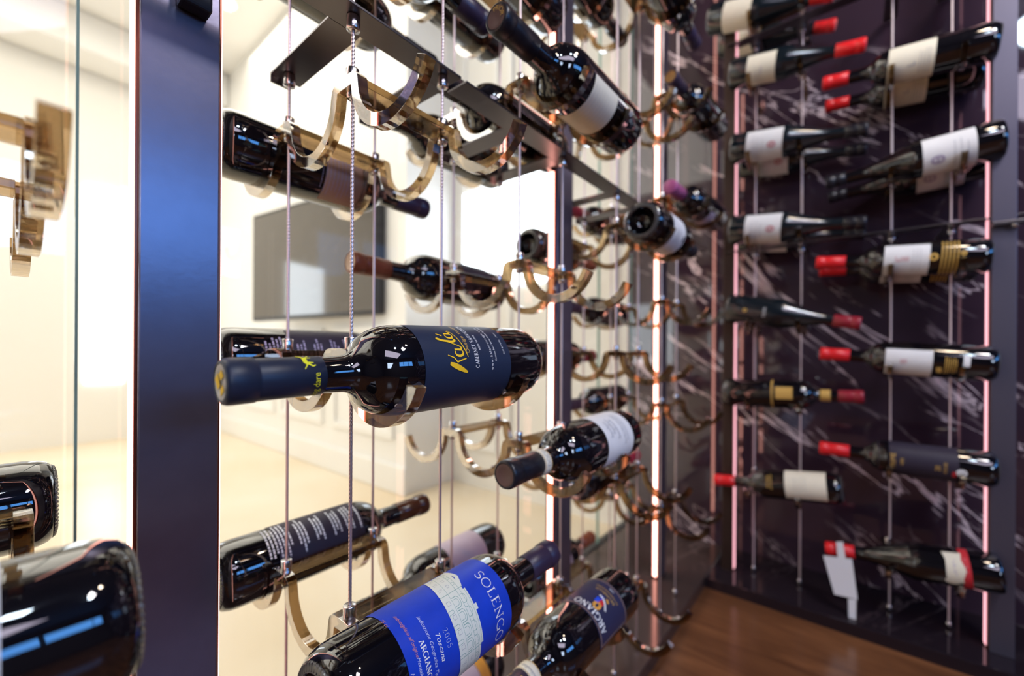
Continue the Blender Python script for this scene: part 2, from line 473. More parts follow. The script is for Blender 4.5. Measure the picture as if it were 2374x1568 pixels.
def arm_path(g, rows):
    """g: half gap between the cable planes; y=0 midway."""
    def arc(c, a0, a1, n=14): return [(c + RC * math.cos(math.radians(a0 + (a1 - a0) * i / n)), ZC + RC * math.sin(math.radians(a0 + (a1 - a0) * i / n))) for i in range(n + 1)]
    P = []
    hz = -.004
    if rows == 3:
        P += arc(-g - .064, 200, 358); P += [(-g - .0155, hz - .001), (-g - .010, hz), (-g + .010, hz), (-g + .0165, hz - .001)]
        P += arc(0, 182, 358); P += [(g - .0165, hz - .001), (g - .010, hz), (g + .010, hz), (g + .0155, hz - .001)]
        P += arc(g + .064, 182, 340)
    else:
        P += arc(-.064 + 0, 200, 358); P += [(-.0155, hz - .001), (-.010, hz), (.010, hz), (.0155, hz - .001)]
        P += arc(.064, 182, 340)
    return smooth(P, 1)
def make_cradle_meshes(s, rows):
    g = (YF - YN) / 2 if rows == 3 else 0
    path = arm_path(g, rows)
    v, f = ribbon_yz(path, .0110, .0100, 0)
    arm = MB().add(v, f).mesh('cradle_arm', [M['acrylic']])
    plate = MB().box((-s / 2 - .0045, -.015, -.0075), (s / 2 + .0045, .015, -.0005)).mesh('cross_plate', [M['acrylic']])
    col = MB().lathe([(.0017, .000), (.0056, .000), (.0058, .0006), (.0058, .0114), (.0054, .012), (.0017, .012)], 28)
    col.lathe([(.0017, -.0155), (.0050, -.0155), (.0052, -.0076), (.0017, -.0076)], 28)
    col = col.mesh('cable_clamp', [M['steel']])
    return arm, plate, col
ring_me = MB().lathe([(.0017, .000), (.0060, .000), (.0062, .0006), (.0062, .0114), (.0058, .012), (.0017, .012)], 28).mesh('cable_clamp', [M['steel']])
CM3 = make_cradle_meshes(.109, 3); CM1 = make_cradle_meshes(.109, 1)
bump_me = MB().lathe([(0, 0)] + [(.0032 * math.sin(a), .0022 * (1 - math.cos(a))) for a in [i * PI / 8 for i in range(1, 8)]] + [(0, .0044)], 16).mesh('bumper', [M['bumper']])
def cradle(cx, cy, z, label, rows=3, rz=0, s=.109, group='smoked acrylic bottle cradles on the cables', ext=.003):
    arm, plate, col = CM3 if rows == 3 else CM1
    g = (YF - YN) / 2 if rows == 3 else 0
    r = empty('bottle_cradle', (cx, cy, z), rz); tag(r, label, 'bottle cradle', group)
    for sx in (-1, 1):
        a = link('cradle_arm', arm, r); a.location.x = sx * (s / 2 + ext); bevel(a, .0012)
        for c in ([-g - .064, 0, g + .064] if rows == 3 else [-.064, .064]):
            b = link('bumper', bump_me, a)
            an = math.radians(238)
            b.location = (0, c + .0420 * math.cos(an), ZC + .0420 * math.sin(an) - .001)
    for py in ((-g, g) if rows == 3 else (0,)):
        p = link('cross_plate', plate, r); p.location.y = py; p.scale.x = (s / 2 + ext) / (s / 2 + .003); bevel(p, .001)
        for sx in (-1, 1):
            c = link('cable_clamp', col, r); c.location = (sx * s / 2, py, 0)
    return r
YM = (YN + YF) / 2
ZA = [-.493, -.2465, 0.0, .2465, .493, .7395]
ZB = [-.6165, -.370, -.1235, .1235, .370, .6165]
ZA_OK = {'A': [-.2465, 0, .2465, .493], 'C': [-.493, -.2465, 0, .2465, .493, .7395]}
ZB_OK = {'Z': [-.1235, .1235], 'B': [-.60, -.370, -.1235, .1235, .370, .6165], 'D': [-.370, -.1235, .1235, .370, .6165]}
where = {'Z': 'left of the wide blue post', 'A': 'right beside the wide blue post', 'B': 'just left of the centre light strip', 'C': 'just right of the centre light strip', 'D': 'around the far light strip'}
ordn = ['lowest', 'second lowest', 'third from the bottom', 'fourth from the bottom', 'fifth from the bottom', 'topmost']
for K in (ZA_OK, ZB_OK):
    for k, zs in K.items():
        for i, z in enumerate(zs):
            o_ = ordn[i] if i < len(zs) - 1 else 'topmost'
            cradle(sum(PAIRS[k]) / 2, YM, z, 'smoked acrylic triple cradle %s, %s' % (where[k], o_), ext=.036 if k == 'Z' else .010 if (k == 'A' and z == 0) else .003)


# ------------------------------------------------------------------ flat steel lattice at one height
def lattice(x0, x1, xs, z, label):
    r = empty('stabiliser_frame', ((x0 + x1) / 2, YM, z)); tag(r, label, 'metal bracket', 'flat dark steel stabiliser frames')
    L = r.location
    bx('rail', (x0 - L.x, YN - L.y - .014, -.001), (x1 - L.x, YN - L.y + .018, .0015), M['lattice'], r, .0004)
    for x in xs:
        bx('cross_bar', (x - L.x - .014, YN - L.y + .0182, -.001), (x - L.x + .018, YF - L.y + .014, .0015), M['lattice'], r, .0004)
        bx('end_lip', (x - L.x - .014, YF - L.y + .0141, -.009), (x - L.x + .006, YF - L.y + .016, .0015), M['steel'], r)
        for y in (YN, YF):
            c = link('cable_clamp', ring_me, r); c.location = (x - L.x, y - L.y, -.0135)
lattice(-.02, .334, [.2095, .318], .308, 'dark flat steel frame above the nearest empty cradle at upper left')
lattice(.342, .90, [.459, .5695, .7645, .873], .308, 'dark flat steel frame running past the centre post behind the angled top bottle')
lattice(.908, 1.36, [1.014, 1.1245], .308, 'dark flat steel frame at the far corner near the marble wall')

def wall_frame(z, label):
    r = empty('stabiliser_frame', (XC, .02, z)); tag(r, label, 'metal bracket', 'steel stabiliser frames on the marble rack')
    bx('rail', (-.052, -.33, -.001), (-.020, .27, .0015), M['lattice'], r, .0004)
    for y in (WY[0] + WY[1]):
        bx('cross_bar', (-.0198, y - .02 - .014, -.001), (.116, y - .02 + .014, .0015), M['lattice'], r, .0004)
        c = link('cable_clamp', ring_me, r); c.location = (0, y - .02, -.0135)
wall_frame(.290, 'thin dark steel frame crossing the marble rack at mid height')
wall_frame(.890, 'thin dark steel frame crossing the top of the marble rack')


# ------------------------------------------------------------------ bottles
SHP = {.0400: (.184, .036, .0143), .0381: (.172, .043, .0132)}
def prof_bord(L, R, nk=.0143):
    zb = L - .135 + (.300 - L) * .3   # shoulder start
    p = [(0, .026), (.010, .024), (.020, .015), (R * .62, .003), (R * .68, .0), (R * .80, .0012), (R * .91, .0052), (R * .975, .0115), (R, .020)]
    if R in SHP: zb, h, nk = SHP[R]
    for i in range(1, 6): p.append((R, .020 + (zb - .020) * i / 5))
    h = .048
    if R in SHP: zb, h, nk = SHP[R]
    for i in range(1, 13):
        a = i / 12
        # quarter-ellipse shoulder then concave fillet to the neck
        if a <= .75:
            t_ = a / .75 * PI / 2 * .86
            p.append((nk + .004 + (R - nk - .004) * math.cos(t_), zb + h * .80 * math.sin(t_)))
        else:
            q = (a - .75) / .25
            r0 = nk + .004 + (R - nk - .004) * math.cos(PI / 2 * .86)
            z0 = zb + h * .80 * math.sin(PI / 2 * .86)
            p.append((r0 + (nk + .0006 - r0) * (1 - (1 - q) ** 2), z0 + (h * 1.08 - h * .80 * math.sin(PI / 2 * .86)) * q))
    p += [(nk, zb + h * 1.4), (nk - .0002, L - .03), (nk - .0004, L - .008), (nk - .001, L - .004), (0, L - .004)]
    return p
def prof_burg(L, R, nk=.0145):
    p = [(0, .024), (.010, .022), (.022, .012), (R * .72, .002), (R * .78, 0), (R * .88, .0004), (R * .97, .003), (R, .009)]
    zb = .135
    for i in range(1, 5): p.append((R, .009 + (zb - .009) * i / 4))
    ln = .100
    for i in range(1, 15):
        a = i / 14
        p.append((nk + (R - nk) * (1 - a) ** 1.0 * (1 - a * a * .0) * (.5 + .5 * math.cos(PI * a)) ** .32 if a < 1 else nk, zb + ln * a))
    p += [(nk, L - .03), (nk - .0004, L - .008), (nk - .001, L - .004), (0, L - .004)]
    return p
_bm = {}; _rg = {}
def bottle_mesh(kind, L, R, mat):
    k = (kind, round(L, 4), round(R, 4), mat)
    if k not in _bm:
        p = (prof_bord if kind == 'bord' else prof_burg)(L, R)
        mb = MB()
        mb.lathe(p, 96)
        _bm[k] = mb.mesh('bottle_glass', [M[mat]])
    return _bm[k]
def radius_at(kind, L, R, z):
    p = (prof_bord if kind == 'bord' else prof_burg)(L, R)[5:]
    for a, b in zip(p, p[1:]):
        if a[1] <= z <= b[1]: return a[0] + (b[0] - a[0]) * (z - a[1]) / max(1e-9, b[1] - a[1])
    return R

class Print:
    """flat marks in label space (u round the bottle, v up the bottle, metres) wrapped on radius R"""
    def __init__(s): s.quads = []; s.tris = []
    def stroke(s, pts, wd, mi=0, sub=.0016):
        # resample
        P = [pts[0]]; W = [wd[0] if isinstance(wd, (list, tuple)) else wd]
        for i, (a, b) in enumerate(zip(pts, pts[1:])):
            l = math.hypot(b[0] - a[0], b[1] - a[1]); k = max(1, int(l / sub))
            wa, wb = (wd[i], wd[i + 1]) if isinstance(wd, (list, tuple)) else (wd, wd)
            for j in range(1, k + 1):
                q = j / k; P.append((a[0] + (b[0] - a[0]) * q, a[1] + (b[1] - a[1]) * q)); W.append(wa + (wb - wa) * q)
        L_ = []; R_ = []
        for i, p in enumerate(P):
            a = P[max(i - 1, 0)]; b = P[min(i + 1, len(P) - 1)]
            dx, dy = b[0] - a[0], b[1] - a[1]; l = math.hypot(dx, dy) or 1
            nx, ny = -dy / l * W[i] / 2, dx / l * W[i] / 2
            L_.append((p[0] + nx, p[1] + ny)); R_.append((p[0] - nx, p[1] - ny))
        for i in range(len(P) - 1): s.quads.append(([L_[i], R_[i], R_[i + 1], L_[i + 1]], mi))
    def rect(s, u0, v0, u1, v1, mi=0, n=None):
        n = n or max(1, int(abs(u1 - u0) / .003))
        for i in range(n):
            a = u0 + (u1 - u0) * i / n; b = u0 + (u1 - u0) * (i + 1) / n
            s.quads.append(([(a, v0), (b, v0), (b, v1), (a, v1)], mi))
    def text(s, txt, u, v, size, mi=0, shear=0, sx=1.0, align='CENTER', spacing=1.0):
        c = bpy.data.curves.new('t', 'FONT'); c.body = txt; c.size = size; c.shear = shear; c.align_x = align
        c.space_character = spacing; c.resolution_u = 3
        o = bpy.data.objects.new('t', c); COL.objects.link(o)
        bpy.context.view_layer.update()
        me = o.to_mesh()
        me.calc_loop_triangles()
        V = [(q.co.x * sx + u, q.co.y + v) for q in me.vertices]
        for t_ in me.loop_triangles: s.quads.append(([V[i] for i in t_.vertices], mi))
        o.to_mesh_clear(); bpy.data.objects.remove(o); bpy.data.curves.remove(c)
    def build(s, name, R, mats, parent, off=.0008, taper=None):
        mb = MB()
        for q, mi in s.quads:
            vs = []
            for (u, v) in q:
                a = u / R; r = (R if taper is None else taper(v)) + off
                vs.append((r * math.cos(a), r * math.sin(a), v))
            mb.add(vs, [tuple(range(len(vs)))], mi)
        return build(name, mb, [M[k] for k in mats], parent)

# serif stroke capitals on a unit box (width, strokes); stroke = (points, thick)
def arcp(cx, cy, rx, ry, a0, a1, n=14): return [(cx + rx * math.cos(math.radians(a0 + (a1 - a0) * i / n)), cy + ry * math.sin(math.radians(a0 + (a1 - a0) * i / n))) for i in range(n + 1)]
T, t1 = .11, .05
SER = {
 'S': (.55, [(arcp(.28, .76, .22, .24, 25, 270), .08), (arcp(.28, .26, .24, .26, 90, -155), .09)]),
 'O': (.86, [(arcp(.43, .5, .38, .5, 0, 360, 28), .075)]),
 'L': (.58, [([(.14, 0), (.14, 1)], T), ([(.02, 1), (.28, 1)], t1), ([(.02, 0), (.54, 0), (.56, .2)], t1)]),
 'E': (.58, [([(.14, 0), (.14, 1)], T), ([(.02, 1), (.50, 1), (.51, .84)], t1), ([(.02, 0), (.52, 0), (.55, .18)], t1), ([(.14, .52), (.42, .52)], t1)]),
 'N': (.82, [([(.14, 0), (.14, 1)], t1), ([(.10, 1), (.70, 0)], T), ([(.70, 0), (.70, 1)], t1), ([(.02, 0), (.26, 0)], t1), ([(.58, 1), (.82, 1)], t1), ([(.0, 1), (.16, 1)], t1)]),
 'G': (.80, [(arcp(.43, .5, .38, .5, 48, 330, 22), .08), ([(.70, .0), (.70, .40)], T), ([(.56, .40), (.82, .40)], t1)]),
 'A': (.76, [([(.10, 0), (.38, 1)], t1), ([(.38, 1), (.66, 0)], T), ([(.20, .34), (.56, .34)], t1), ([(0, 0), (.20, 0)], t1), ([(.56, 0), (.78, 0)], t1)]),
 'R': (.70, [([(.14, 0), (.14, 1)], T), ([(.02, 1), (.34, 1)] + arcp(.34, .76, .22, .24, 90, -90, 8) + [(.14, .52)], .06), ([(.34, .52), (.66, 0)], T), ([(.02, 0), (.26, 0)], t1)]),
 'I': (.30, [([(.15, 0), (.15, 1)], T), ([(.03, 1), (.27, 1)], t1), ([(.03, 0), (.27, 0)], t1)]),
 'C': (.76, [(arcp(.43, .5, .38, .5, 48, 312, 22), .08), ([(.69, .78), (.69, .98)], t1)]),
 'B': (.64, [([(.14, 0), (.14, 1)], T), ([(.02, 1), (.32, 1)] + arcp(.32, .77, .19, .23, 90, -90, 8) + [(.14, .54)], .06), ([(.32, .54)] + arcp(.34, .27, .23, .27, 90, -90, 8) + [(.02, 0)], .07)]),
 'D': (.82, [([(.14, 0), (.14, 1)], T), ([(.02, 1), (.34, 1)] + arcp(.34, .5, .40, .5, 90, -90, 14) + [(.02, 0)], .07)]),
 'T': (.66, [([(.33, 0), (.33, 1)], T), ([(.03, .84), (.04, 1), (.62, 1), (.63, .84)], t1), ([(.22, 0), (.44, 0)], t1)]),
 'U': (.76, [([(.14, 1), (.14, .3)] + arcp(.38, .28, .24, .28, 180, 360, 10) + [(.62, 1)], .08), ([(.02, 1), (.26, 1)], t1), ([(.52, 1), (.74, 1)], t1)]),
 'V': (.74, [([(.08, 1), (.37, 0)], T), ([(.37, 0), (.66, 1)], t1), ([(0, 1), (.2, 1)], t1), ([(.56, 1), (.76, 1)], t1)]),
 'W': (1.0, [([(.06, 1), (.28, 0)], T), ([(.28, 0), (.5, 1)], t1), ([(.5, 1), (.72, 0)], T), ([(.72, 0), (.94, 1)], t1)]),
 '2': (.5, [(arcp(.24, .74, .18, .26, 170, -30, 10) + [(.04, 0), (.46, 0)], .06)]),
 '0': (.52, [(arcp(.26, .5, .2, .5, 0, 360, 20), .06)]),
 '5': (.5, [([(.42, 1), (.14, 1), (.10, .56)] + arcp(.22, .32, .2, .32, 110, -140, 12), .06)]),
 ' ': (.4, []),
}
def serif(P, txt, u, v, h, mi=0, sx=1.0, track=.12, bold=1.0, align=.5, curve=0.0):
    wd = sum(SER[c][0] + track for c in txt) - track
    x = -wd * align
    for c in txt:
        cw, st = SER[c]
        for pts, tk in st:
            P.stroke([(u + (x + p[0]) * h * sx, v + p[1] * h + curve * ((x + p[0]) * h) ** 2) for p in pts], tk * h * bold, mi)
        x += cw + track

def lines(P, u0, u1, v0, v1, n, wd, mi=0, jit=.35, broken=True):
    for i in range(n):
        v = v0 + (v1 - v0) * (i + .5) / n
        l = (u1 - u0) * (1 - random.random() * jit)
        a = (u0 + u1) / 2 - l / 2; b = a + l
        if not broken: P.rect(a, v - wd / 2, b, v + wd / 2, mi); continue
        u = a
        while u < b:
            k = min(b, u + random.uniform(.0015, .006)); P.rect(u, v - wd / 2, k, v + wd / 2, mi, 1); u = k + .001
def scribble(P, u0, u1, v, h, wd, mi=0):
    n = int((u1 - u0) / (h * .33)); pts = []
    for i in range(n * 4 + 1):
        q = i / (n * 4); a = q * n * 2 * PI
        k = 1.0 if (int(a / (2 * PI)) * 7) % 5 else 1.9
        pts.append((u0 + (u1 - u0) * q + math.sin(a) * h * .25, v + (.5 - .5 * math.cos(a)) * h * k * .6))
    P.stroke(pts, wd, mi)

CAMP = Vector((0, 0, 0))
def bottle(base, cap_pt, label, group=None, kind='bord', L=.30, R=.0380, glass='glass', capm='cap_black', capL=.062, disc=None,
           roll=0, labels=(), prints=None, cat='wine bottle', extra=None, band=None, face=None, neck=None, parts=True):
    base = Vector(base); ax = (Vector(cap_pt) - base).normalized()
    f = (CAMP - (base + ax * L * .4)) if face is None else Vector(face)
    f = (f - ax * f.dot(ax)).normalized()
    f = Matrix.Rotation(math.radians(roll), 3, ax) @ f
    y = ax.cross(f)
    m3 = Matrix.Identity(3); m3.col[0] = f; m3.col[1] = y; m3.col[2] = ax
    r = empty('wine_bottle', base); r.rotation_euler = m3.to_euler()
    tag(r, label, cat, group)
    link('bottle_glass', bottle_mesh(kind, L, R, glass), r)
    if kind == 'bord':
        if R not in _rg: _rg[R] = MB().lathe([(R * .66, -.0001), (R * .70, -.0006), (R * .80, .0004), (R * .84, .0022), (R * .80, .0016)], 96, knurl=(1, 2)).mesh('base_ring', [M['ring']])
        link('base_ring', _rg[R], r)
    # capsule
    nr = SHP[R][2] if R in SHP and kind == 'bord' else .0143 if kind == 'bord' else .0145
    c0 = L - capL; e = .0009
    if capL > 0:
        prof = [(nr + e * .2, c0), (nr + e, c0 + .0004), (nr + e, L - .0200), (nr + e - .0003, L - .0190), (nr + e + .0008, L - .0182), (nr + e + .0010, L - .006), (nr + e + .0008, L - .0035), (nr + e, L - .0012), (nr - .001, L)]
        if capL < .02: prof = [(nr + e * .2, c0), (nr + e + .0012, L - .006), (nr + e, L - .0012), (nr - .001, L)]
        prof2 = prof + ([(0, L)] if not disc else [(nr - .0016, L - .0006), (nr - .002, L - .0012), (0, L - .0012)])
        cm = build('capsule', MB().lathe(prof2, 56), M[capm], r)
        if disc:
            d = build('capsule_disc', MB().lathe([(nr - .0019, L - .0006), (nr * .62, L - .0004), (nr * .56, L - .0009), (0, L - .0009)], 40), M[disc], cm)
        for z in (L - .0225, L - .0165):
            pass
    if neck:
        build('neck_foil', MB().lathe([(nr + .0003, neck[0]), (nr + .0006, neck[0] + .001), (nr + .0006, neck[1] - .001), (nr + .0003, neck[1])], 48), M[neck[2]], r)
    if band:
        b0, b1, bm = band
        build('neck_band', MB().lathe([(nr + e * 1.1, b0), (nr + e * 1.7, b0 + .0004), (nr + e * 1.7, b1 - .0004), (nr + e * 1.1, b1)], 48), M[bm], r)
    objs = []
    for (u0, u1, v0, v1, mat) in labels:
        mb = MB(); n = max(6, int(abs(u1 - u0) / .003)); nv = 6
        vs = []; fs = []
        for i in range(n + 1):
            a = (u0 + (u1 - u0) * i / n) / R
            for j in range(nv + 1):
                v = v0 + (v1 - v0) * j / nv
                rr = radius_at(kind, L, R, v) + .0004 + .0002 * len(objs)
                vs.append((rr * math.cos(a), rr * math.sin(a), v))
        for i in range(n):
            for j in range(nv):
                q = i * (nv + 1) + j; fs.append((q, q + nv + 1, q + nv + 2, q + 1))
        mb.add(vs, fs, 0, True)
        objs.append(build('paper_label', mb, M[mat], r))
    if prints:
        P, mats = prints
        P.build('label_print', R, mats, objs[0] if objs else r, off=.0008 + .0002 * max(0, len(objs) - 1),
                taper=(lambda v: radius_at(kind, L, R, v)))
    if extra: extra(r, L, R)
    return r

# row centres of the glass side rack
YFc, YBc = YN - .064, YF + .064
def rackb(row, x_cap, x_base, z, **k):
    Y = {'f': YFc, 'm': YM, 'b': YBc}[row]
    R = k.get('R', .038)
    zz = z + ZC - (RC - .0055) + R + .0006
    yb = k.pop('yb', 0); yc = k.pop('yc', 0)
    zb = k.pop('zb', 0); zc = k.pop('zc', 0)
    L = k.get('L', .30); d = 1 if x_cap > x_base else -1
    x0 = (x_cap + x_base) / 2 - d * L / 2; x1 = x0 + d * L
    return bottle((x0, Y + yb, zz + zb), (x1, Y + yc, zz + zc), **k)

# --- 1. navy labelled bottle in the centre
P = Print(); mm = .001
YL, WH, GD = 0, 1, 2
def S(pts, wd, mi=YL, ox=0, oy=0, k=1.0): P.stroke([((x * .96 + ox) * mm * k, (y * 1.15 + oy) * mm * k) for x, y in pts], [q * mm * k for q in wd] if isinstance(wd, list) else wd * mm * k, mi, .0008)
KX, KY = -1, 124
S([(-3.2, -1.6), (-1.5, 1.5), (1.5, 7), (4, 12), (5.5, 15.5)], [1.6, 3.2, 4.8, 4.4, 2.6], ox=KX, oy=KY)                       # K stem
S([(13, 16.5), (10.5, 11), (6.5, 8.2)], [.7, 1.1, 1.3], ox=KX, oy=KY)
S([(6.5, 8.2), (8.0, 3.5), (9.2, -1.2)], [1.4, 1.1, .8], ox=KX, oy=KY)                                # K arms
S(arcp(15, 4.8, 3.2, 4.0, 60, 330, 16), [2.0 if 3 < i < 12 else 1.2 for i in range(17)], ox=KX, oy=KY)  # a
S([(18, 8.6), (17.6, 2.4), (19.4, .8), (21.6, 3.2), (24.6, 9.6)], [1.5, 1.9, 1.5, 1.0, .8], ox=KX, oy=KY)
S([(24.6, 9.6), (28.4, 17.5), (30.6, 21), (29.4, 21.6), (27.6, 17), (26.0, 8), (27.2, 4), (29.8, 6)], [.8, 1.0, 1.4, 1.7, 2.1, 2.4, 1.8, 1.1], ox=KX, oy=KY)  # l
S(arcp(33.2, 8.0, 2.9, 3.4, 60, 330, 16), [1.9 if 3 < i < 12 else 1.1 for i in range(17)], ox=KX, oy=KY)  # a
S([(36, 11.3), (35.8, 6.4), (37.6, 4.8), (40.4, 7)], [1.4, 1.7, 1.3, .7], ox=KX, oy=KY)
S([(33.2, 14.5), (35.8, 19)], [1.7, .9], ox=KX, oy=KY)                                        # accent
S([(10.5, -3.4), (20, -1.4), (30, .8), (42, 4.6)], [.6, 1.1, .9, .4], ox=KX, oy=KY)              # underline swash
P.text('Design studio', (KX + 13.5) * mm, (KY - 7.2) * mm, .0060, GD, align='LEFT', spacing=1.1)
serif(P, 'CABERNET SAUVIGNON', -.001, .1075, .0043, WH, sx=.80, bold=1.2, align=0)
P.text('RED WINE', .0150, .1020, .0032, WH, spacing=1.15, align='LEFT')
P.text('www.kalaridesign.com', -.004, .0887, .0042, WH, sx=.9, spacing=1.4, align='LEFT')
P.text('Custom Bar / Wine Cellar Specialists', .004, .0838, .0029, WH, align='LEFT')
P.text('ALC BY VOL.   750ml', .010, .0708, .0027, WH, spacing=1.05, align='LEFT')
def kala_extra(r, L, R):
    Q = Print(); nr = .0141
    # yellow leaping dog and words on the capsule
    dog = [([(-.0045, 0), (-.002, .0012), (.002, .0010), (.0042, .0022)], [.0014, .0032, .0030, .0018]), ([(.0040, .0018), (.0062, .0040), (.0078, .0042)], [.0018, .0018, .0010]),
           ([(.0030, .0005), (.0050, -.0025), (.0068, -.0030)], [.0014, .0010, .0007]), ([(.0022, 0), (.0026, -.0038)], [.0012, .0007]),
           ([(-.0035, -.0004), (-.0058, -.0030), (-.0050, -.0050)], [.0016, .0011, .0007]), ([(-.0025, -.0005), (-.0030, -.0040)], [.0014, .0007]), ([(-.0045, .0006), (-.0078, .0030)], [.0009, .0005])]
    for pts, wd in dog: Q.stroke([(u + .0135, v + .2475) for u, v in pts], wd, 0, .0006)
    Q.text('dog dare', -.0075, .2405, .0066, 0, sx=.88)
    Q.build('capsule_print', nr, ['ink_lime'], r, off=.0003)
    D = Print()
    mb = MB()
    for pts, mi in [([(-.009, .002), (-.004, -.005), (.001, -.002), (-.003, .006)], 0), ([(.002, .001), (.008, .004), (.004, .008), (-.001, .005)], 0), ([(.001, -.009), (.008, -.005), (.006, -.001), (.001, -.004)], 0)]:
        mb.add([(x, y_, L - .0001) for x, y_ in pts], [tuple(range(len(pts)))], mi)
    build('capsule_emblem', mb, M['ink_yellow'], r)
bottle((.386, .2995, -.0120), (.089, .3045, -.0205), 'dark wine bottle with navy label and yellow script lying at the picture centre',
       L=.297, R=.0381, capm='cap_navy', capL=.062, disc='cap_disc_grey', roll=-3,
       labels=[(-.050, .056, .063, .168, 'paper_navy')], prints=(P, ['ink_yellow', 'ink_white', 'ink_gold']), extra=kala_extra)

# --- 2. blue labelled bottle in the foreground
P = Print()
serif(P, 'SOLENGO', .009, .1655, .0118, 1, sx=1.02, track=.10, bold=.85, curve=0)
# facade
bu0, bu1, bv0, bv1 = -.052, .064, .118, .153
def fac(u0, v0, u1, v1, mi): P.rect(u0, v0, u1, v1, mi)
fac(bu0, .118, bu1, .1465, 0)
P.stroke([(bu0 - .001, .1470), (bu0 + .018, .1530), (bu0 + .03, .1480)], .0045, 0)
fac(bu0 + .002, .1440, bu0 + .034, .1490, 0)
fac(bu0 + .034, .1440, bu0 + .082, .1520, 0)
fac(bu0 + .082, .1440, bu1, .1485, 0)
P.rect(-.002, .152, .003, .1555, 0)
for x in (bu0 + .031, bu0 + .083): P.stroke([(x, .118), (x, .150)], .0005, 2)
P.stroke([(bu0, .1405), (bu1, .1405)], .0005, 2); P.stroke([(bu0, .1290), (bu1, .1290)], .0004, 2)
P.stroke([(bu0, .1448), (bu1, .1448)], .0004, 2); P.stroke([(bu0 + .034, .1500), (bu0 + .082, .1500)], .0004, 2)
for i in range(4):
    x = bu0 + .036 + i * .0118
    for (a, b, v) in ((x, x + .010, .1385),):
        P.stroke([(a, .1300), (a, .1350)] + arcp((a + b) / 2, .1350, .005, .0035, 180, 0, 8) + [(b, .1300)], .0006, 2)
        P.stroke([(a + .002, .1300), (a + .002, .1340)] + arcp((a + b) / 2, .1340, .003, .0022, 180, 0, 8) + [(b - .002, .1300)], .0004, 2)
    P.stroke([(x + .001, .1415), (x + .001, .1440)] + arcp(x + .005, .1440, .004, .003, 180, 0, 8) + [(x + .009, .1415)], .0005, 2)
def win(u, v, w_=.0032, h=.0030): P.stroke([(u, v), (u + w_, v), (u + w_, v + h), (u, v + h), (u, v)], .0004, 3)
for x in (bu0 + .004, bu0 + .013, bu0 + .022, bu0 + .088, bu0 + .097, bu0 + .106):
    win(x, .1335); win(x + .001, .1215, .0026, .0024); win(x, .1240 + .0010, .0026, .0016)
    P.stroke([(x, .1408), (x, .1425)] + arcp(x + .0018, .1425, .0018, .0016, 180, 0, 6) + [(x + .0036, .1408)], .0004, 2)
for i in range(4):
    win(bu0 + .037 + i * .0118, .1215, .0035, .0045)
    P.stroke([(bu0 + .0445 + i * .0118, .1180), (bu0 + .0445 + i * .0118, .1240)] + arcp(bu0 + .0460 + i * .0118, .1240, .0015, .0015, 180, 0, 6) + [(bu0 + .0475 + i * .0118, .1180)], .0004, 2)
serif(P, '2005', .008, .1075, .0056, 4, sx=1.0, track=.18, bold=.9)
P.text('Toscana', .010, .0980, .0072, 1, shear=.45, sx=.9)
P.text('Indicazione Geografica Tipica', .007, .0895, .0055, 4, shear=.45, sx=.8)
serif(P, 'ARGIANO', .012, .0795, .0052, 1, sx=1.0, track=.08, bold=1.7)
P.text('Montalcino', .016, .0720, .0050, 4, shear=.45, sx=.85)
P.text('Italia', .018, .0625, .0058, 4, shear=.45, sx=.9)
P.text('imbottigliato all\'origine', -.012, .0720, .0050, 5, shear=.45, sx=.8)
P.text('75 cl', -.030, .0600, .0050, 5, shear=.45)
def relay(u, v, mi):
    v2 = .052 + (v - .046) * .847
    if v > .158: return (u + .0045, v2 - .002)
    if mi in (0, 2, 3): return (u + .004, v2 - .011 * max(0, 1 - ((u - .008) / .062) ** 2))
    if v > .1165: return (u, v2)
    return (u + .004, v2 - .013)
P.quads = [([relay(u, v, mi) for u, v in q], mi) for q, mi in P.quads]
rackb('f', .455, .147, -.2465, label='dark wine bottle with bright blue label and pale building drawing in the foreground', L=.308, R=.0400, zb=-.002, zc=-.001,
      yb=.000, yc=.006, capm='cap_plum', capL=.058, roll=-4, labels=[(-.060, .060, .052, .174, 'paper_blue')],
      prints=(P, ['paper_building', 'ink_white', 'ink_green', 'ink_grey', 'ink_pale', 'ink_rose']))

# --- 3. white labelled bottle with neck band
P = Print()
for i, (a, b) in enumerate([(-.010, .016), (-.006, .020), (-.014, .018)]): scribble(P, a, b, .108 - i * .010, .0075, .0005, 0)
scribble(P, -.024, .026, .072, .0060, .0004, 0); scribble(P, -.02, .024, .064, .005, .0004, 0)
def docg(r, L, R):
    Q = Print(); 
    serif(Q, 'DOCG', .000, L - .0685, .0062, 0, bold=1.3); Q.text('2008 AAA', .020, L - .0670, .0036, 0)
    Q.rect(-.047, L - .0585, .047, L - .0578, 1); Q.rect(-.047, L - .0715, .047, L - .0708, 1)
    Q.build('band_print', .0160, ['ink_grey', 'paper_gold'], r, off=.0002)
rackb('f', .352, .658, -.1235, label='dark wine bottle with plain white handwritten label and pale neck band, right of centre', L=.304, R=.038,
      capm='cap_black', capL=.060, disc='cap_disc_brown', roll=10, zb=.004, labels=[(-.052, .052, .046, .128, 'paper_white')],
      prints=(P, ['ink_grey']), band=(.304 - .072, .304 - .0575, 'paper_cream'), extra=docg)

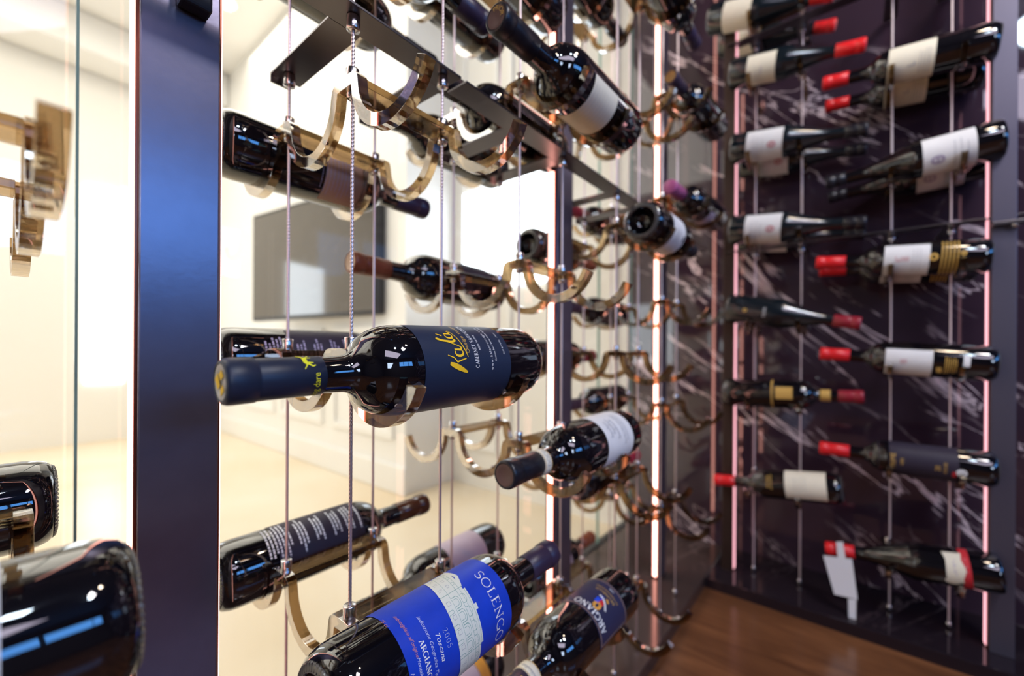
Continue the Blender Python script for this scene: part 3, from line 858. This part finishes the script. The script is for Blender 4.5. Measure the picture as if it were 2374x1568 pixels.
# --- 4. indigo labelled bottle, lower centre
P = Print()
serif(P, 'ARGIANO', .000, .1195, .0105, 0, track=.10, bold=1.8)
P.stroke(arcp(.002, .1120, .0040, .0060, 0, 360, 16), .0040, 1); P.rect(-.0035, .097, .0035, .108, 3); P.rect(.0035, .097, .0095, .108, 4)
P.stroke([(-.010, .106), (-.004, .098), (.002, .093), (.009, .092)], .0030, 5); P.stroke([(.002, .096), (.006, .090)], .0040, 4); P.stroke([(-.006, .092), (-.001, .088)], .0035, 1)
P.text('BRUNELLO', .004, .080, .0062, 2, spacing=1.1); P.text('DI MONTALCINO', .004, .0735, .0045, 2, spacing=1.1); P.text('1998', .002, .0655, .0042, 0)
for a, b in (((-.042, .061), (.046, .061)), ((.046, .061), (.046, .1335)), ((.046, .1335), (-.042, .1335)), ((-.042, .1335), (-.042, .061))): P.stroke([a, b], .0010, 6)
def capg(r, L, R):
    Q = Print(); Q.rect(-.0050, L - .0495, .0050, L - .0435, 0); Q.stroke(arcp(0, L - .0435, .0035, .003, 0, 180, 8), .002, 0)
    serif(Q, 'ARGIANO', 0, L - .0385, .0040, 1, bold=1.4); Q.stroke([(.016, L - .046), (.021, L - .040)], .001, 0)
    Q.build('capsule_print', .0153, ['ink_gold', 'ink_white'], r, off=.0003)
    Q = Print(); scribble(Q, -.010, .016, L - .0645, .005, .0004, 0)
    Q.rect(-.047, L - .0575, .047, L - .0568, 1); Q.rect(-.047, L - .0725, .047, L - .0718, 1)
    Q.build('band_print', .0160, ['ink_grey', 'paper_gold'], r, off=.0002)
rackb('f', .330, .640, -.370, label='dark wine bottle with indigo label, gold lettering and small crest, lower centre right', L=.308, R=.038, yb=-.004,
      capm='cap_plum', capL=.060, roll=4, labels=[(-.046, .050, .058, .136, 'paper_indigo')],
      prints=(P, ['ink_white', 'paper_orange', 'ink_gold', 'ink_red', 'ink_blue', 'paper_white', 'paper_copper']), band=(.308 - .073, .308 - .0565, 'paper_cream'), extra=capg)

# --- 5. angled top bottle
P = Print()
lines(P, -.040, .040, .100, .160, 8, .0004, 0, 0, False)
def prior(r, L, R):
    mb = MB(); Q = Print()
    Q.text('PRIOR', 0, 0, .0070, 0)
    c = []
    for q, mi in Q.quads:
        vs = []
        for (u, v) in q:
            a = PI / 2 - u / .0085 + .6; rr = .0066 + v
            vs.append((-rr * math.cos(a) * -1, rr * math.sin(a), L + .0001))
        mb.add(vs, [tuple(range(len(vs)))], 0)
    build('capsule_print', mb, M['ink_gold'], r)
rackb('f', .336, .655, .370, label='dark wine bottle slanting down at top centre with blank cream label and black capsule', L=.312, R=.0385, yc=.004,
      capm='cap_black', capL=.062, disc='cap_disc_brown', roll=-26, labels=[(-.050, .050, .098, .162, 'paper_cream')], prints=(P, ['paper_grey']), extra=prior)

# --- generic glass side bottles
def back_print(u0, u1, v0, v1, mi=0):
    Q = Print(); v = v1
    for n, gap in ((1, .006), (3, .005), (3, .010), (3, .008), (3, .006), (7, .004)):
        lines(Q, u0, u1, v - n * .0042, v, n, .0022, mi, .5); v -= n * .0042 + gap
    return Q
rackb('b', .455, .155, .2465, label='dark wine bottle with tan copper label behind the uppermost left cradle, black capsule right', capm='cap_plum', roll=-10,
      labels=[(-.040, .040, .112, .163, 'paper_copper')], prints=(lambda q: (lines(q, -.03, .03, .105, .150, 9, .0012, 0), q)[1])(Print()) and (lambda q: (lines(q, -.028, .03, .105, .150, 9, .0008, 0), (q, ['ink_violet']))[1])(Print()))
rackb('b', .312, .640, .1235, label='dark wine bottle with brick coloured capsule in front of the bright window, upper centre', L=.312, capm='cap_brick', disc='cap_disc_pale', zc=.014, zb=.004,
      labels=[(-.030, .050, .050, .120, 'paper_ink')], roll=40)
rackb('b', .455, .155, 0, label='dark wine bottle with fine lilac print lying directly behind the navy labelled bottle', capm='cap_black', roll=0,
      labels=[(-.045, .045, .070, .165, 'paper_ink')], prints=(back_print(-.030, .026, .075, .160), ['ink_violet']), L=.30)
rackb('b', .455, .160, -.2465, label='dark wine bottle with white printed back label and amber neck at lower left', capm='neck_brown', capL=.060, roll=-6, zc=.004,
      labels=[(-.050, .034, .058, .168, 'paper_ink')], prints=(back_print(-.042, .010, .062, .166), ['ink_white']), L=.302)
rackb('b', .330, .634, -.370, label='wine bottle with pale lilac label behind the blue labelled bottle, base to the right', capm='cap_black', zb=.006,
      labels=[(-.045, .045, .058, .140, 'paper_lilac')], roll=12)
rackb('b', .335, .630, -.600, label='wine bottle with cream and orange label at the bottom edge between the two foreground bottles', capm='cap_black',
      labels=[(-.05, .05, .070, .160, 'paper_lilac'), (-.055, .055, .048, .069, 'paper_orange')], roll=10)
rackb('b', .470, .170, .493, label='dark wine bottle high behind the left steel frame with brown capsule end facing right', capm='cap_black', disc='cap_disc_gold')
rackb('m', .462, .160, .493, label='dark wine bottle at the top edge with smooth plum capsule pointing down right', capm='cap_plum')
rackb('b', .325, .628, .6165, label='dark wine bottle at the top edge above the steel frame, base towards the light strip', capm='cap_black')
rackb('m', .335, .640, .6165, label='dark wine bottle base cut by the top edge, left of the centre post', capm='cap_black')
rackb('m', .340, .645, .370, label='dark wine bottle behind the black capsule, under the sloping steel frame', capm='cap_black')
rackb('b', .335, .640, .370, label='dark wine bottle low behind the second cradle under the steel frame, pinkish reflections', capm='cap_black')
rackb('b', 1.035, .735, .2465, label='wine bottle seen base first, its round grey base left of the centre light strip', capm='cap_brick')
rackb('m', .93, .63, 0.7395, label='dark wine bottle at the top edge right of the centre post', capm='cap_black')
rackb('b', 1.035, .735, 0, label='wine bottle mostly hidden behind the centre post with red capsule', capm='cap_wine')
rackb('m', 1.02, .72, -.2465, label='dark wine bottle behind the white labelled bottle, just below its base', capm='cap_wine')
rackb('b', 1.035, .735, -.493, label='wine bottle with orange copper capsule in the lower part right of the centre post', capm='cap_brick', labels=[(-.03, .03, .06, .14, 'paper_lilac')])
rackb('b', .905, 1.205, -.1235, label='dark wine bottle right of the centre post just above the white labelled bottle', capm='cap_plum')
rackb('b', .905, 1.205, .1235, label='dark wine bottle with red reflections right of the centre post at mid height', capm='cap_plum')
rackb('b', .905, 1.205, .370, label='dark wine bottle with raspberry capsule beneath the frame right of the centre post', capm='cap_wine')
P = Print(); lines(P, -.014, .014, .080, .105, 5, .0012, 0); P.rect(-.03, .068, .03, .0686, 0); P.rect(-.006, .118, .006, .126, 1)
rackb('f', 1.030, .727, .2465, label='wine bottle showing its hollow round base and white label, centre right', labels=[(-.045, .05, .062, .130, 'paper_white')], prints=(P, ['ink_grey', 'ink_black']), roll=-15, capm='cap_black')
rackb('f', 1.05, .745, .7395, label='dark wine bottle at the top edge above the far light strip, reflecting pink', capm='cap_plum')
rackb('f', .922, 1.222, .370, yc=.016, yb=-.002, label='wine bottle with mauve pink capsule beside the far light strip', capm='cap_pink', labels=[(-.02, .03, .055, .13, 'paper_lilac')], roll=-30)
rackb('f', .935, 1.235, .6165, yc=.020, label='wine bottle with dark capsule high beside the far light strip', capm='cap_plum', disc='cap_disc_gold')
# --- left of the wide post
rackb('b', -.265, .040, -.1235, label='dark wine bottle end pointing right at the left edge, farther of the two', capm='cap_black')
rackb('f', -.253, .049, -.1235, label='large dark wine bottle end in the bottom left corner, nearest of all', capm='cap_black', R=.0385, labels=[(-.050, .050, .045, .150, 'paper_white')], roll=0)


# ------------------------------------------------------------------ bottles on the marble rack
XB = 1.331
def P3(px, py, X):
    """point on the plane x = X seen at picture position (px, py)"""
    r = (px + (py - 784) * .0058 - 1187) / FPX
    Yx = (F.y - F.x * r) / (F.x + F.y * r)
    d = X * (F.x + F.y * Yx)
    return Vector((X, X * Yx, -(py - 814) / FPX * d))
def wallb(cap_px, base_px, **k):
    a = P3(*cap_px, XB); b = P3(*base_px, XB)
    L = k.get('L', .30); c = (a + b) / 2; ax = (a - b).normalized()
    # keep the body centred between its pair of cables
    return bottle(c - ax * L / 2, c + ax * L / 2, **k), c
def crest(u, v, s, col=0, n=3):
    Q = Print()
    Q.stroke(arcp(u, v, s, s * 1.3, 0, 360, 16), s * .7, col); Q.stroke([(u - s, v), (u + s, v)], s * .5, col)
    for i in range(n): lines(Q, -.030, .030, v - s * 3 - .010 * (i + 1), v - s * 3 - .010 * i, 1, .001, 1, .4)
    return Q
wall_list = []
wg = 'wine bottles racked in front of the marble wall'
def WB(*a, behind=None, **k):
    b, c = wallb(*a, group=None, **k); wall_list.append((c, k['label']))
    if behind:
        k2 = dict(k); k2['label'] = behind; k2.pop('extra', None)
        b2, c2 = wallb(*a, group=None, **k2); b2.location.x += .128
WB((1905, -12), (1668, 40), behind='rear bottle cut by the top edge on the marble rack, pinkish label', label='wine bottle cut by the top edge on the marble rack, cream label at its left', kind='burg', R=.040, glass='glass_green', capm='cap_red', capL=.05, labels=[(-.05, .05, .045, .118, 'paper_cream')], roll=10)
WB((2015, 96), (1690, 172), label='wine bottle with cream label and bright red capsule pointing right, on the marble rack', kind='burg', R=.040, glass='glass_green', capm='cap_red', capL=.060,
   labels=[(-.045, .045, .048, .116, 'paper_cream')], roll=8, prints=((lambda q: (lines(q, -.01, .01, .080, .086, 2, .001), (q, ['ink_violet']))[1])(Print())))
WB((2020, 292), (1692, 345), behind='rear bottle below the upper white labelled bottle, its label lit pink', label='upper of two white labelled bottles with dark necks pointing right on the marble rack', kind='burg', R=.0405, glass='glass_green', capm='cap_black', capL=.045,
   labels=[(-.05, .05, .043, .128, 'paper_white')], roll=8, prints=(crest(-.004, .104, .006), ['ink_rose', 'ink_grey']))
WB((2016, 510), (1688, 532), behind='rear bottle almost hidden behind the lower white labelled bottle with dark neck', label='lower of two white labelled bottles with dark necks pointing right on the marble rack', kind='burg', R=.0405, glass='glass_green', capm='cap_black', capL=.045,
   labels=[(-.05, .05, .043, .128, 'paper_white')], roll=8, prints=(crest(-.004, .104, .006), ['ink_rose', 'ink_grey']))
P = Print(); P.text('NUITS', 0, .095, .009, 0); P.stroke(arcp(0, .052, .003, .004, 0, 360, 10), .003, 1)  # the gold oval paints an orange glint on the glass
WB((1992, 745), (1690, 712), label='dark bottle with small pale lettering and dull red capsule on the marble rack', kind='burg', R=.040, glass='glass_green', capm='cap_wine', capL=.055, prints=(P, ['ink_white', 'ink_gold']))
WB((2013, 916), (1672, 906), label='dark wine bottle with small square gold label and gold neck foil on the marble rack', L=.31, capm='cap_wine', capL=.05,
   labels=[(-.016, .016, .130, .168, 'paper_gold'), (-.045, .045, .120, .124, 'paper_gold')], neck=(.215, .245, 'paper_gold'), roll=-4)
P = Print(); P.text('PETRIN', 0, .152, .010, 1); lines(P, -.02, .02, .146, .150, 1, .002, 1); lines(P, -.02, .02, .07, .10, 4, .0007, 0)
WB((1664, 1110), (1944, 1130), label='wine bottle with slim red capsule over the left pink light strip and cream label', L=.295, capm='cap_red', capL=.055,
   labels=[(-.042, .046, .030, .118, 'paper_cream')], prints=(P, ['ink_grey', 'ink_gold']), roll=8)
lp = (lambda n: (lambda q: (q.text('L', 0, .130, .018, 0), lines(q, -.03, .03, .105, .125, 4, .0008, 0), (q, ['ink_grey']))[2])(Print()))
WB((1912, 190), (2310, 88), behind='rear red capped bottle behind the one with the large cream label', label='wine bottle with large cream label and red capsule pointing left, top right of marble rack', capm='cap_red', capL=.052, R=.039,
   labels=[(-.045, .050, .098, .176, 'paper_cream')], prints=lp(0), roll=-6)
WB((1925, 418), (2312, 318), behind='rear bottle under the crested label, its own label lit pink', label='wine bottle with broad white crested label and dark neck pointing left on marble rack', kind='burg', capm='cap_black', capL=.04, R=.041,
   labels=[(-.052, .052, .044, .126, 'paper_white')], prints=(crest(-.006, .103, .007), ['ink_violet', 'ink_grey']), roll=-6)
P = Print(); serif(P, 'IC', .004, .142, .010, 1, bold=1.5); serif(P, 'IB', .004, .130, .010, 1, bold=1.5); lines(P, -.03, .03, .108, .126, 3, .0007, 2)
for v in (.052, .058, .064, .070, .076): P.rect(-.04, v, .045, v + .0022, 0)
P.stroke(arcp(.006, .090, .006, .005, 0, 360, 14), .0045, 0); P.stroke(arcp(.012, .045, .004, .003, 0, 360, 12), .003, 0)
WB((1894, 606), (2294, 588), behind='rear bottle whose red capsule shows just below the one with gold bands', label='wine bottle with red capsule, white label and gold bands on the marble rack', capm='cap_red', capL=.060,
   labels=[(-.046, .040, .096, .172, 'paper_white')], prints=(P, ['ink_gold', 'ink_rose', 'ink_grey']), roll=-4, L=.302)
P = Print(); serif(P, 'IB', -.006, .142, .010, 1, bold=1.5); lines(P, -.03, .02, .108, .136, 5, .0007, 2); P.stroke([(-.028, .088), (-.015, .090)], .008, 0); lines(P, -.03, .010, .062, .082, 6, .0016, 0)
P.rect(-.010, .044, .014, .054, 2); P.rect(-.03, .05, -.014, .058, 0)
WB((1903, 816), (2308, 838), label='wine bottle with red capsule and white label with one cut corner on marble rack', capm='cap_red', capL=.060,
   labels=[(-.050, .022, .100, .178, 'paper_white')], prints=(P, ['ink_gold', 'ink_rose', 'ink_white']), roll=0, L=.302)
P = Print(); P.text('PRIME', -.008, .160, .013, 0); P.text('VIN', -.008, .146, .009, 0); P.text('20', -.012, .088, .012, 0); P.text('ROUGE', -.010, .078, .007, 0)
P.stroke(arcp(-.016, .056, .006, .006, 0, 360, 14), .005, 1); P.rect(-.028, .064, -.016, .070, 2); P.stroke([(-.02, .06), (-.01, .052)], .004, 1)
WB((1903, 1034), (2306, 1084), label='wine bottle with red capsule and gold print on a black label, on marble rack', capm='cap_red', capL=.060, prints=(P, ['ink_gold', 'ink_white', 'ink_red']), roll=0, L=.302,
   labels=[(-.046, .046, .060, .190, 'paper_ink')])
def scroll(r, L, R):
    Q = Print(); Q.stroke([(-.034, .072), (-.020, .074), (-.004, .071), (.014, .073), (.030, .074)], [.022, .026, .030, .024, .030], 0)
    Q.stroke(arcp(-.030, .078, .006, .009, 0, 360, 12), .006, 0); lines(Q, -.018, .016, .070, .075, 2, .0014, 1)
    Q.build('paper_label', R, ['paper_cream', 'ink_violet'], r, off=.0012, taper=lambda v: radius_at('burg', L, R, v))
    Q = Print(); Q.rect(-.048, .048, .050, .062, 0); lines(Q, -.03, .03, .052, .058, 1, .003, 1)
    Q.build('red_band', R, ['ink_red', 'ink_rose'], r, off=.0006)
WB((1926, 1268), (2304, 1322), label='lowest wine bottle on the marble rack, with scroll shaped cream label and red band', kind='burg', R=.0405, capm='cap_red', capL=.058, extra=scroll, L=.298)
# paper tag hanging from that bottle's neck
tg = empty('price_tag', P3(1948, 1282, XB - .0185)); tag(tg, 'white paper tag hanging from the neck of the lowest red capped bottle', 'tag')
c0 = P3(1948, 1282, XB - .0185)
def tq(pts, name, th=.0006):
    mb = MB(); V = [P3(px, py, XB - .0185 - o_) - c0 for (px, py, o_) in pts]
    W_ = [v + Vector((-th, 0, 0)) for v in V]; n = len(V)
    mb.add(V + W_, [tuple(range(n)), tuple(range(2 * n - 1, n - 1, -1))] + [(i, i + n, (i + 1) % n + n, (i + 1) % n) for i in range(n)])
    return build(name, mb, M['tag'], tg)
tq([(1938, 1252, .001), (1954, 1252, .001), (1960, 1290, .004), (1942, 1290, .004)], 'neck_loop')
tq([(1908, 1284, .004), (1975, 1292, .004), (1988, 1386, .010), (1934, 1374, .010)], 'tag_card')
tq([(1966, 1384, .011), (1985, 1386, .011), (1984, 1462, .016), (1976, 1470, .016), (1968, 1450, .015)], 'tag_strip')

wn_ = ['top edge', 'second', 'third', 'fourth', 'fifth', 'sixth', 'lowest']
cnt = {'left': 0, 'right': 0}
for c, lb in wall_list:
    yc = sum(WY[0]) / 2 if c.y > .02 else sum(WY[1]) / 2
    side = 'left' if c.y > .02 else 'right'
    R_ = .040
    cnt[side] += 1; tot = {'left': 7, 'right': 6}[side]
    nm = 'topmost' if cnt[side] == 1 else 'lowest' if cnt[side] == tot else wn_[cnt[side] - 1] + ' from the top'
    z = c.z - R_ + (RC - .0055) - ZC - .0006
    o = cradle(XC, yc, z, 'double cradle in the %s column of the marble rack, %s' % (side, nm), rows=1, rz=-PI / 2, group='double cradles on the marble rack')
